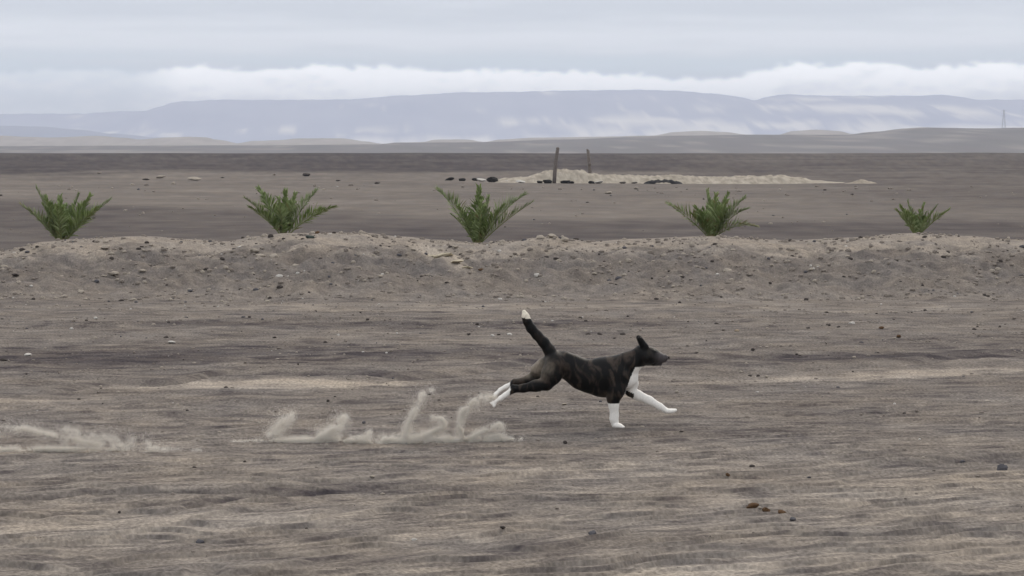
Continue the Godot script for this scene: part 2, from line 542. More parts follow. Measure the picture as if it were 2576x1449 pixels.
func add_tube(st: SurfaceTool, pts: Array, radii: Array, sides := 8, cap := true) -> void:
	var rings := []
	var right := Vector3.ZERO
	for i in pts.size():
		var dir: Vector3 = (pts[mini(i + 1, pts.size() - 1)] - pts[maxi(i - 1, 0)]).normalized()
		if right == Vector3.ZERO:
			right = dir.cross(Vector3.UP if absf(dir.y) < .9 else Vector3.RIGHT).normalized()
		right = (right - dir * right.dot(dir)).normalized()
		var up := right.cross(dir)
		var ring := []
		for k in sides:
			var a := TAU * k / sides
			ring.append(pts[i] + (right * cos(a) + up * sin(a)) * radii[i])
		rings.append(ring)
	for i in pts.size() - 1:
		for k in sides:
			var n := (k + 1) % sides
			for p in [rings[i][k], rings[i + 1][k], rings[i][n], rings[i][n], rings[i + 1][k], rings[i + 1][n]]:
				st.add_vertex(p)
	if cap:
		var last := pts.size() - 1
		for k in sides:
			var n := (k + 1) % sides
			for p in [pts[0], rings[0][k], rings[0][n], pts[last], rings[last][n], rings[last][k]]:
				st.add_vertex(p)


# a lump of rock about one metre across, its base a little flattened
func rock_mesh(sd: int, flat: float, angular: float) -> ArrayMesh:
	var n := FastNoiseLite.new()
	n.seed = sd
	n.frequency = .9
	n.fractal_octaves = 3
	var sp := SphereMesh.new()
	sp.radius = .5
	sp.height = 1.0
	sp.radial_segments = 11
	sp.rings = 6
	var arr := sp.get_mesh_arrays()
	var v: PackedVector3Array = arr[Mesh.ARRAY_VERTEX]
	var planes := []
	var r := RandomNumberGenerator.new()
	r.seed = sd
	for k in 9:
		planes.append([Vector3(r.randf_range(-1, 1), r.randf_range(-.7, 1), r.randf_range(-1, 1)).normalized(), r.randf_range(.26, .42)])
	for i in v.size():
		var p := v[i]
		for q in planes:
			var over: float = p.dot(q[0]) - q[1]
			if over > 0.0:
				p -= q[0] * over * angular
		p *= 1.0 + .35 * n.get_noise_3dv(p * 2.0)
		p.y *= flat
		v[i] = p
	var st := SurfaceTool.new()
	st.begin(Mesh.PRIMITIVE_TRIANGLES)
	st.set_smooth_group(-1)
	for i in arr[Mesh.ARRAY_INDEX]:
		st.add_vertex(v[i])
	st.generate_normals()
	return st.commit()


# ---------------------------------------------------------------- the dog
# The body is one skin: tapered capsules between joints, blended and meshed as surface nets.
const CELL := .0068
const PX := 1384.0
var f_lo := Vector3(-1.0, -.02, -.19)
var f_n := Vector3i(228, 142, 56)
var field := PackedFloat32Array()


func j(x: float, y: float, z: float) -> Vector3:   # joints were noted on a side view, 1384 units to the metre
	return Vector3((x - 1390.0) / PX, (1340.0 - y) / PX, z)


func bone(a: Vector3, ra: float, b: Vector3, rb: float, zs := 1.0, k := .02) -> void:
	ra /= PX
	rb /= PX
	var most := maxf(ra, rb) + maxf(k, .02)
	var lo := (Vector3(minf(a.x, b.x) - most, minf(a.y, b.y) - most, minf(a.z, b.z) - most / zs) - f_lo) / CELL
	var hi := (Vector3(maxf(a.x, b.x) + most, maxf(a.y, b.y) + most, maxf(a.z, b.z) + most / zs) - f_lo) / CELL
	var ax := Vector3(a.x, a.y, a.z * zs)
	var ab := Vector3(b.x, b.y, b.z * zs) - ax
	var inv := 1.0 / maxf(ab.length_squared(), 1e-9)
	for z in range(clampi(int(lo.z), 0, f_n.z - 1), clampi(int(hi.z) + 2, 0, f_n.z)):
		var pz := (f_lo.z + z * CELL) * zs
		for y in range(clampi(int(lo.y), 0, f_n.y - 1), clampi(int(hi.y) + 2, 0, f_n.y)):
			var at := (z * f_n.y + y) * f_n.x
			var py := f_lo.y + y * CELL
			for x in range(clampi(int(lo.x), 0, f_n.x - 1), clampi(int(hi.x) + 2, 0, f_n.x)):
				var p := Vector3(f_lo.x + x * CELL, py, pz) - ax
				var t := clampf(p.dot(ab) * inv, 0.0, 1.0)
				var dd := (p - ab * t).length() - lerpf(ra, rb, t)
				var was := field[at + x]
				var h := maxf(k - absf(was - dd), 0.0) / k
				field[at + x] = minf(was, dd) - h * h * k * .25


func chain(pts: Array, zs := 1.0, k := .02) -> void:
	for i in pts.size() - 1:
		bone(j(pts[i][0], pts[i][1], pts[i][2]), pts[i][3], j(pts[i + 1][0], pts[i + 1][1], pts[i + 1][2]), pts[i + 1][3], zs, k)


func skin(paint: Callable) -> ArrayMesh:
	var v := PackedVector3Array()
	var col := PackedColorArray()
	var idx := PackedInt32Array()
	var id := {}
	var nx := f_n.x
	var nxy := f_n.x * f_n.y
	var corner := [0, 1, nx, nx + 1, nxy, nxy + 1, nxy + nx, nxy + nx + 1]
	for z in f_n.z - 1:
		for y in f_n.y - 1:
			var at := z * nxy + y * nx
			for x in nx - 1:
				var i := at + x
				var f0 := field[i]
				if absf(f0) > .03:
					continue
				var mask := 0
				for c in 8:
					if field[i + corner[c]] < 0.0:
						mask |= 1 << c
				if mask == 0 or mask == 255:
					continue
				var sum := Vector3.ZERO
				var n := 0
				for e in [[0, 1], [2, 3], [4, 5], [6, 7], [0, 2], [1, 3], [4, 6], [5, 7], [0, 4], [1, 5], [2, 6], [3, 7]]:
					var a: int = e[0]
					var b: int = e[1]
					if ((mask >> a) & 1) != ((mask >> b) & 1):
						var fa := field[i + corner[a]]
						var fb := field[i + corner[b]]
						var t := fa / (fa - fb)
						var pa := Vector3(a & 1, (a >> 1) & 1, a >> 2)
						var pb := Vector3(b & 1, (b >> 1) & 1, b >> 2)
						sum += pa.lerp(pb, t)
						n += 1
				var p := f_lo + (Vector3(x, y, z) + sum / n) * CELL
				id[i] = v.size()
				v.append(p)
				col.append(paint.call(p))
	for i in id:
		# faces round the three edges that leave this cell's first corner
		var inside := field[i] < 0.0
		for e in [[1, nx, nxy], [nx, nxy, 1], [nxy, 1, nx]]:
			if (field[i + e[0]] < 0.0) == inside:
				continue
			if not (id.has(i - e[1]) and id.has(i - e[2]) and id.has(i - e[1] - e[2])):
				continue
			var a: int = id[i]
			var b: int = id[i - e[1]]
			var c: int = id[i - e[1] - e[2]]
			var d: int = id[i - e[2]]
			if inside:
				idx.append_array([a, c, b, a, d, c])
			else:
				idx.append_array([a, b, c, a, c, d])
	return with_normals(v, col, idx)


func coat(p: Vector3) -> Color:
	var x := p.x * PX + 1390.0
	var y := 1340.0 - p.y * PX
	var jag := n_fine.get_noise_3d(p.x * 16.0, p.y * 16.0, p.z * 16.0) * 16.0
	var fur := 1.0 + n_fine.get_noise_3d(p.x * 60.0, p.y * 25.0, p.z * 60.0) * .28
	var white := Color(.76, .73, .68) * (1.0 - (fur - 1.0) * .7)
	# white socks, tail tip, chest and throat
	if x < 620.0 and y < 178.0 + jag * .6 + (x - 450.0) * .1:
		return Color(.66, .60, .49) * fur
	if x < 330.0 and x + (y - 900.0) * .12 < 292.0 + jag:
		return white * fur
	if p.z > -.01 and x < 1500.0 and y > 1066.0 + jag * .6:
		return white * fur
	var elbow := p.z < .0 and x < 1592.0 + jag and x > 1500.0 and y > 955.0 and y > 950.0 + (x - 1520.0) * .5
	if p.z < .02 and x > 1455.0 and y > 830.0:
		# far foreleg: white, but for a dark patch behind the elbow
		if not elbow:
			if x > 1500.0 + (1000.0 - y) * .2:
				return white * fur
	if x > 1440.0 and y > 690.0 and not elbow:
		var edge := 1575.0 - (y - 720.0) * .38 + jag + maxf(p.z, 0.0) * 100.0
		if x > edge:
			return white * fur
	# brindle: black with broken brown stripes running down the sides
	var warp := n_fine.get_noise_3d(p.x * 5.0, p.y * 3.0, p.z * 5.0)
	var stripe := n_streak.get_noise_3d((p.x + p.y * .18) * 21.0 + warp * 1.6, p.y * 5.5, p.z * 5.0)
	var blot := n_patch.get_noise_3d(p.x * 7.0, p.y * 7.0, p.z * 7.0)
	var black := Color(.006, .0055, .0055)
	var brown := Color(.060, .045, .035)
	var t := smoothstep(-.15, .6, stripe + blot * .6)
	if x > 1620.0:
		t *= .25
	elif x < 700.0 and y < 540.0:
		t *= .3
	var c := black.lerp(brown, t * .7)
	# paler grey-tan breeches at the back of the thighs
	var breech := (1.0 - smoothstep(520.0, 800.0, x + jag * 2.0 + (y - 700.0) * .25)) * smoothstep(545.0, 640.0, y) * (1.0 - smoothstep(760.0, 860.0, y))
	c = c.lerp(Color(.22, .185, .145), breech * clampf(.75 + blot * .9, 0.0, 1.0))
	if x > 1760.0 and y > 540.0:   # greyer muzzle
		c = c.lerp(Color(.075, .066, .068), smoothstep(1770.0, 1880.0, x) * .8)
	return c * fur


func dog() -> void:
	field.resize(f_n.x * f_n.y * f_n.z)
	field.fill(1.0)
	# trunk: deep chest, tucked loin, croup
	chain([[760, 645, 0, 118], [860, 665, 0, 126], [950, 712, 0, 140], [1050, 772, 0, 160], [1150, 800, 0, 170], [1285, 798, 0, 204], [1395, 770, 0, 176]], 1.25, .03)
	chain([[1395, 770, 0, 170], [1490, 800, 0, 118], [1535, 838, 0, 72]], 1.15, .03)          # forechest
	bone(j(1575, 720, 0), 66, j(1590, 830, 0), 46, 1.1, .03)
	bone(j(1250, 870, 0), 140, j(1360, 910, 0), 105, 1.2, .03)                                   # brisket
	# neck and head
	chain([[1400, 715, 0, 130], [1530, 655, 0, 112], [1660, 580, 0, 96]], 1.12, .03)
	bone(j(1570, 665, 0), 100, j(1650, 635, 0), 66, 1.1, .02)
	bone(j(1690, 562, 0), 106, j(1735, 570, 0), 98, 1.08, .02)                                   # skull
	bone(j(1735, 590, .03), 78, j(1760, 600, .026), 66, 1.0, .02)                                # cheeks
	bone(j(1735, 590, -.03), 78, j(1760, 600, -.026), 66, 1.0, .02)
	bone(j(1785, 570, 0), 72, j(1850, 594, 0), 58, 1.0, .02)                                     # bridge of the nose
	bone(j(1840, 604, 0), 58, j(1902, 608, 0), 43, 1.1, .012)
	bone(j(1898, 602, 0), 44, j(1918, 597, 0), 33, 1.0, .008)
	bone(j(1730, 628, 0), 56, j(1800, 656, 0), 29, 1.15, .012)                                   # lower jaw
	bone(j(1800, 656, 0), 29, j(1874, 668, 0), 17, 1.2, .006)
	for s in [-1.0, 1.0]:                                                                        # ears, tips tipped back
		chain([[1700, 482, .040 * s, 46], [1674, 440, .052 * s, 34], [1656, 406, .060 * s, 29], [1644, 392, .064 * s, 25]], 1.25, .01)
		bone(j(1800, 540, .036 * s), 26, j(1790, 540, .036 * s), 26, 1.0, .012)                  # brow
	# tail
	chain([[745, 585, 0, 70], [700, 515, 0, 60], [640, 430, .004, 55], [570, 355, .01, 50], [510, 285, .014, 48], [470, 215, .016, 42], [452, 160, .017, 36], [436, 112, .018, 21]], 1.0, .02)
	# near hind leg, stretched out behind
	chain([[775, 668, .045, 120], [722, 775, .062, 104], [672, 862, .064, 70]], 1.35, .025)
	chain([[672, 862, .064, 68], [560, 885, .062, 60], [430, 912, .06, 42], [318, 926, .058, 37]], 1.2, .02)
	bone(j(345, 905, .058), 30, j(318, 890, .058), 20, 1.0, .015)
	chain([[318, 930, .058, 34], [240, 985, .056, 27], [190, 1020, .056, 30]], 1.0, .012)
	for t in [[-1.0, 82, 1072, .040], [-.3, 100, 1082, .052], [.3, 112, 1100, .062], [1.0, 126, 1106, .074]]:
		chain([[185, 1022, .056 + t[0] * .012, 19], [140, 1052, .056 + t[0] * .014, 14], [t[1], t[2], t[3], 10]], 1.0, .006)
	# far hind leg
	chain([[760, 660, -.045, 118], [655, 735, -.06, 104], [585, 790, -.062, 74]], 1.35, .025)
	chain([[640, 690, -.02, 84], [575, 735, -.03, 70]], 1.1, .03)
	chain([[585, 790, -.062, 72], [500, 830, -.06, 52], [400, 862, -.058, 36], [338, 868, -.056, 32]], 1.2, .02)
	bone(j(355, 856, -.056), 26, j(332, 846, -.056), 18, 1.0, .015)
	chain([[338, 872, -.056, 30], [250, 915, -.056, 25], [185, 950, -.056, 26]], 1.0, .012)
	for t in [[-1.0, 122, 990, -.072], [0.0, 118, 1008, -.056], [1.0, 132, 1014, -.042]]:
		chain([[185, 952, -.056 + t[0] * .01, 17], [t[1], t[2], t[3], 10]], 1.0, .006)
	# near foreleg, planted
	chain([[1425, 790, .055, 112], [1400, 930, .072, 92], [1372, 1015, .072, 70]], 1.35, .025)
	chain([[1372, 1015, .072, 66], [1376, 1090, .068, 54], [1384, 1195, .064, 44], [1380, 1235, .064, 43], [1394, 1294, .064, 41]], 1.15, .015)
	for t in [-1.5, -.5, .5, 1.5]:
		chain([[1402, 1302, .064 + t * .011, 30], [1450 - absf(t) * 8.0, 1310, .064 + t * .013, 25], [1486 - absf(t) * 11.0, 1322, .064 + t * .014, 15]], 1.0, .006)
	# far foreleg, reaching forward
	chain([[1500, 800, -.05, 96], [1580, 880, -.066, 60], [1562, 962, -.068, 54]], 1.25, .025)
	chain([[1562, 968, -.068, 54], [1640, 1008, -.066, 53], [1760, 1062, -.062, 46], [1872, 1126, -.058, 36], [1945, 1172, -.056, 31]], 1.12, .015)
	for t in [-1.5, -.5, .5, 1.5]:
		chain([[1950, 1172, -.056 + t * .01, 25], [2000, 1172, -.056 + t * .012, 22], [2044 - absf(t) * 7.0, 1163, -.056 + t * .012, 15]], 1.0, .006)
	var root := thing("dog", Vector3(.78, gy(.78, 15.49) - .004, -15.49))
	tag(root, "dark brindle dog with white chest and socks running to the right, tail raised", "dog")
	var fur := StandardMaterial3D.new()
	fur.vertex_color_use_as_albedo = true
	fur.roughness = .5
	fur.metallic_specular = .25
	fur.normal_enabled = true
	var nt := noise_texture(.06, 3, Color.BLACK, Color.WHITE, 512, 31)
	nt.color_ramp = null
	nt.as_normal_map = true
	nt.bump_strength = 2.0
	fur.normal_texture = nt
	fur.uv1_triplanar = true
	fur.uv1_scale = Vector3(9, 3.5, 9)
	put(skin(coat), "body", fur, root)
	var wet := plain(Color(.012, .01, .01), .18)
	wet.metallic_specular = .6
	for s in [-1.0, 1.0]:
		var eye := SphereMesh.new()
		eye.radius = .0095
		eye.height = .019
		eye.radial_segments = 14
		eye.rings = 8
		var o := put(eye, "eye", wet, root)
		o.position = j(1806, 553, .0425 * s)
	var nose := rock_mesh(5, .85, .4)
	var no := put(nose, "nose", wet, root)
	no.position = j(1922, 592, 0)
	no.scale = Vector3(.028, .032, .036)
	field = PackedFloat32Array()


# ---------------------------------------------------------------- palms
# a feather leaf: a curved stalk with narrow leaflets rising in a V from both sides; tip relative to its base
func frond_mesh(tip: Vector3, sag: float, sd: int, dry: float) -> ArrayMesh:
	var r := RandomNumberGenerator.new()
	r.seed = sd
	var L := tip.length()
	var ctrl := tip * .5 + Vector3.UP * sag * 1.9 * L
	var pts := []
	var radii := []
	for i in 9:
		var t := i / 8.0
		pts.append(Vector3.ZERO.lerp(ctrl, t).lerp(ctrl.lerp(tip, t), t))
		radii.append(lerpf(.011, .0025, t))
	var st := SurfaceTool.new()
	st.begin(Mesh.PRIMITIVE_TRIANGLES)
	st.set_smooth_group(-1)
	st.set_color(Color(.16, .18, .07))
	add_tube(st, pts, radii, 5, false)
	var count := int(36 + L * 34)
	var roll := r.randf_range(-.5, .5)
	var out := Vector3(tip.x, 0, tip.z)
	out = out.normalized() if out.length() > .02 else Vector3(r.randf_range(-1, 1), 0, r.randf_range(-1, 1)).normalized()
	for i in count:
		var t := lerpf(.10, 1.0, (i + r.randf() * .6) / count)
		var p := Vector3.ZERO.lerp(ctrl, t).lerp(ctrl.lerp(tip, t), t)
		var dir := (ctrl.lerp(tip, t) - Vector3.ZERO.lerp(ctrl, t)).normalized()
		var side := dir.cross(Vector3.UP)
		side = side.normalized() if side.length() > .1 else out.cross(Vector3.UP).normalized()
		var up := side.cross(dir).normalized()
		side = side.rotated(dir, roll)
		up = up.rotated(dir, roll)
		for s in [-1.0, 1.0]:
			var lean := lerpf(1.05, .5, t) + r.randf_range(-.2, .2)   # angle to the stalk
			var vee := r.randf_range(.15, 1.25)
			var ld: Vector3 = (dir * cos(lean) + (side * s * cos(vee) + up * sin(vee)) * sin(lean)).normalized()
			var ll := L * .36 * sin(clampf(t * 1.15 + .12, 0.0, 1.0) * PI * .82 + .18) * r.randf_range(.8, 1.1)
			ll = maxf(ll, .05)
			var w := .0115 * r.randf_range(.8, 1.2)
			var flat := ld.cross(up).normalized()
			var mid: Vector3 = p + ld * ll * .45
			var end: Vector3 = p + ld * ll + Vector3.DOWN * ll * r.randf_range(0.0, .3)
			var g := r.randf()
			var c := Color(.105, .145, .042).lerp(Color(.31, .36, .18), g * g)
			if r.randf() < dry:
				c = Color(.21, .18, .085).lerp(Color(.15, .14, .05), r.randf())
			st.set_color(c)
			var fold := up.cross(ld).cross(ld) * w * .35
			for q in [p, mid + flat * w, mid + fold, p, mid + fold, mid - flat * w, mid + flat * w, end, mid + fold, mid + fold, end, mid - flat * w]:
				st.add_vertex(q)
	st.generate_normals()
	return st.commit()


func palm(x: float, d: float, tips: Array, fill: int, reach: float, sd: int, label: String, dryness: Array) -> void:
	var root := thing("palm", Vector3(x, gy(x, d) - .02, -d))
	tag(root, label, "palm", "young palms along the spoil bank")
	var r := RandomNumberGenerator.new()
	r.seed = sd
	var stub := []
	for k in 5:
		stub.append(Vector3(r.randf_range(-.01, .01), -.08 + k * .045, r.randf_range(-.01, .01)))
	put(tube(stub, [.075, .085, .08, .06, .03], 9), "trunk", M.husk, root)
	var k := 0
	for t in tips:
		var tip := Vector3(t[0] / 150.7, t[1] / 150.7, t[2])
		var o := put(frond_mesh(tip, t[3], sd * 50 + k, dryness[k] if k < dryness.size() else .04), "frond", M.leaf, root)
		o.position = Vector3(clampf(tip.x * .1, -.05, .05), .02, tip.z * .08)
		k += 1
	for i in fill:
		var a := r.randf() * TAU
		var lean := r.randf_range(.12, .62)
		var L := reach * r.randf_range(.62, .95)
		var tip := Vector3(cos(a) * sin(lean), cos(lean), sin(a) * sin(lean)) * L
		var o := put(frond_mesh(tip, r.randf_range(.02, .1), sd * 50 + k, .05), "frond", M.leaf, root)
		o.position = Vector3(cos(a) * .04, .02, sin(a) * .04)
		k += 1


func palms() -> void:
	var leaf := StandardMaterial3D.new()
	leaf.vertex_color_use_as_albedo = true
	leaf.roughness = .55
	leaf.metallic_specular = .4
	leaf.cull_mode = BaseMaterial3D.CULL_DISABLED
	leaf.backlight_enabled = true
	leaf.backlight = Color(.5, .58, .28)
	M.leaf = leaf
	M.husk = plain(Color(.12, .10, .05))
	# tips: right, up (150.7 units to the metre), towards the camera (m), sag
	palm(-7.52, 34.2, [[-88, 92, .1, .06], [-58, 134, -.05, .05], [-30, 112, .2, .04], [38, 118, -.1, .04], [72, 114, .15, .05], [114, 104, .0, .03], [0, 112, .1, .02], [-70, 70, -.2, .06], [90, 84, .25, .05]], 17, .76, 1, "bushy young green palm at the far left of the row on the bank", [.2])
	palm(-3.80, 34.2, [[-88, 94, .1, .07], [-60, 118, -.1, .04], [2, 112, -.05, .02], [28, 106, .1, .03], [74, 112, .0, .09], [118, 72, .1, .08], [-75, 72, .2, .08], [-10, 95, .2, .03]], 6, .62, 2, "grey-green young palm with thin spread fronds, second from the left", [.08])
	palm(-.58, 34.2, [[-90, 134, .05, .10], [4, 140, -.1, .02], [28, 118, .1, .03], [112, 122, .0, .10], [128, 102, .05, .04], [-42, 92, .2, .08], [-60, 72, -.15, .08], [60, 96, .2, .06], [10, 105, .2, .02]], 8, .66, 3, "open green palm in the middle of the row, one frond curled left", [.06, 0, 0, 0, .12])
	palm(3.33, 34.2, [[-102, 84, .0, .05], [-12, 118, .05, .03], [8, 108, .2, .03], [40, 108, -.1, .05], [74, 100, .1, .08], [80, 72, .15, .13], [104, 28, .05, .14], [-50, 62, .15, .06], [30, 92, .25, .05]], 10, .62, 4, "young palm with yellowing drooping side fronds, second from the right", [.5, .05, .05, .05, .1, .05, .65])
	palm(6.75, 34.2, [[-46, 62, .0, .06], [-40, 72, .1, .05], [-20, 84, -.05, .02], [16, 78, .05, .02], [46, 72, .0, .03], [72, 62, .05, .04], [30, 55, .15, .03], [-25, 60, .15, .03]], 9, .42, 5, "smallest palm, short and compact, at the right end of the row", [.15, .05, .15, .1])


# ---------------------------------------------------------------- the heap of pale spoil, posts, scrap
func mound(profile: PackedVector2Array, half_depth: float, d: float, rough: float, col_a: Color, col_b: Color) -> ArrayMesh:
	var rows := PackedFloat32Array()
	for i in 22:
		rows.append(d + lerpf(-half_depth, half_depth, i / 21.0))
	var x0 := profile[0].x
	var x1 := profile[profile.size() - 1].x
	var cols := int((x1 - x0) / .09)
	var xs := func(i: int, _d: float) -> float: return lerpf(x0, x1, i / float(cols - 1))
	var hy := func(x: float, dd: float) -> float:
		var q := absf(dd - d) / half_depth
		var t := clampf(1.0 - q, 0.0, 1.0)
		var top := lookup(profile, x)
		var h := top * smoothstep(0.0, .8, t)
		h += top * rough * t * (n_patch.get_noise_2d(x * 1.1, dd * 1.3) + .8 * n_fine.get_noise_2d(x * 3.0, dd * 3.0))
		return gy(x, dd) - .06 + maxf(h, 0.0) * .85
	var paint := func(x: float, dd: float, _h: float) -> Color:
		var t := n_patch.get_noise_2d(x * 1.5, dd * 1.5) + .6 * n_fine.get_noise_2d(x * 5.0, dd * 5.0)
		return col_a.lerp(col_b, clampf(t * .9 + .5, 0.0, 1.0))
	return sheet(rows, xs, cols, hy, paint)


func heaps_and_posts() -> void:
	var a := put(mound(PackedVector2Array([Vector2(-1.6, 0), Vector2(-.4, .4), Vector2(1.0, .5), Vector2(1.7, .75), Vector2(2.3, .95), Vector2(3.4, 1.05), Vector2(4.6, 1.0), Vector2(5.3, .75), Vector2(6.5, .68), Vector2(9, .62), Vector2(10.6, .7), Vector2(13, .58), Vector2(16, .62), Vector2(17.6, .66), Vector2(19, .5), Vector2(20, .25), Vector2(21.6, .12), Vector2(22.3, 0)]), 2.6, 135.5, .2, Color(.40, .35, .285), Color(.66, .59, .49)), "spoil_heap", M.soil)
	tag(a, "long low heap of pale rubble behind the two wooden posts", "heap")
	var b := put(mound(PackedVector2Array([Vector2(21.2, 0), Vector2(21.9, .12), Vector2(22.6, .36), Vector2(23.2, .2), Vector2(23.9, .0)]), 1.1, 133.0, .25, Color(.40, .34, .27), Color(.60, .53, .43)), "spoil_heap", M.soil)
	tag(b, "small separate heap of pale sand at the right of the long heap", "heap")
	# two weathered posts in front of and behind the heap
	var wood := StandardMaterial3D.new()
	wood.albedo_texture = noise_texture(.03, 4, Color(.55, .52, .5), Color(1, 1, 1), 256, 41)
	wood.uv1_triplanar = true
	wood.uv1_scale = Vector3(6, .8, 6)
	wood.albedo_color = Color(.24, .21, .19).linear_to_srgb()
	wood.roughness = .95
	var p := thing("wooden_post", Vector3(2.72, gy(2.72, 132.3) - .1, -132.3))
	tag(p, "taller grey wooden post leaning slightly right, left of the pair", "post")
	put(tube([Vector3(0, 0, 0), Vector3(.04, .8, 0), Vector3(.10, 1.5, .02), Vector3(.20, 2.14, .03), Vector3(.23, 2.32, .03)], [.13, .125, .12, .11, .10], 9), "shaft", wood, p)
	put(tube([Vector3(.16, 2.28, .03), Vector3(.30, 2.38, .03)], [.12, .09], 7), "knob", wood, p)
	var q := thing("wooden_post", Vector3(5.15, gy(5.15, 136.5) + .15, -136.5))
	tag(q, "shorter grey wooden post leaning slightly left, right of the pair", "post")
	put(tube([Vector3(.06, 0, 0), Vector3(.03, .6, 0), Vector3(-.03, 1.3, .02), Vector3(-.10, 2.0, .03)], [.13, .12, .115, .10], 9), "shaft", wood, q)
	put(tube([Vector3(-.16, 1.98, .03), Vector3(-.07, 2.06, .03)], [.1, .07], 7), "knob", wood, q)
	put(tube([Vector3(-.02, 1.05, .1), Vector3(.06, 1.18, .12)], [.13, .1], 7), "stub", wood, q)
	# black sheeting crumpled against the foot of the heap
	var st := SurfaceTool.new()
	st.begin(Mesh.PRIMITIVE_TRIANGLES)
	var nx := 30
	var nz := 8
	var pt := func(i: int, k: int) -> Vector3:
		var x := lerpf(-1.25, 1.25, i / float(nx))
		var z := lerpf(-.5, .5, k / float(nz))
		var w := sqrt(maxf(0.0, 1.0 - pow(x / 1.27, 2.0) - pow(z / .53, 2.0) * .9))
		return Vector3(x, .02 + w * (.26 + .12 * n_fine.get_noise_2d(x * 2.5, z * 4.0)) + .05 * n_fine.get_noise_2d(x * 6.0, z * 9.0) * w, z + .06 * n_fine.get_noise_2d(x * 2.0, 5.0))
	for i in nx:
		for k in nz:
			for v in [pt.call(i, k), pt.call(i + 1, k), pt.call(i, k + 1), pt.call(i + 1, k), pt.call(i + 1, k + 1), pt.call(i, k + 1)]:
				st.add_vertex(v)
	st.index()
	st.generate_normals()
	var tarp := put(st.commit(), "plastic_sheet", plain(Color(.014, .014, .016), .85))
	tarp.position = Vector3(9.75, gy(9.75, 132.4) - .03, -132.4)
	tag(tarp, "crumpled black plastic sheet at the foot of the pale heap", "sheet")


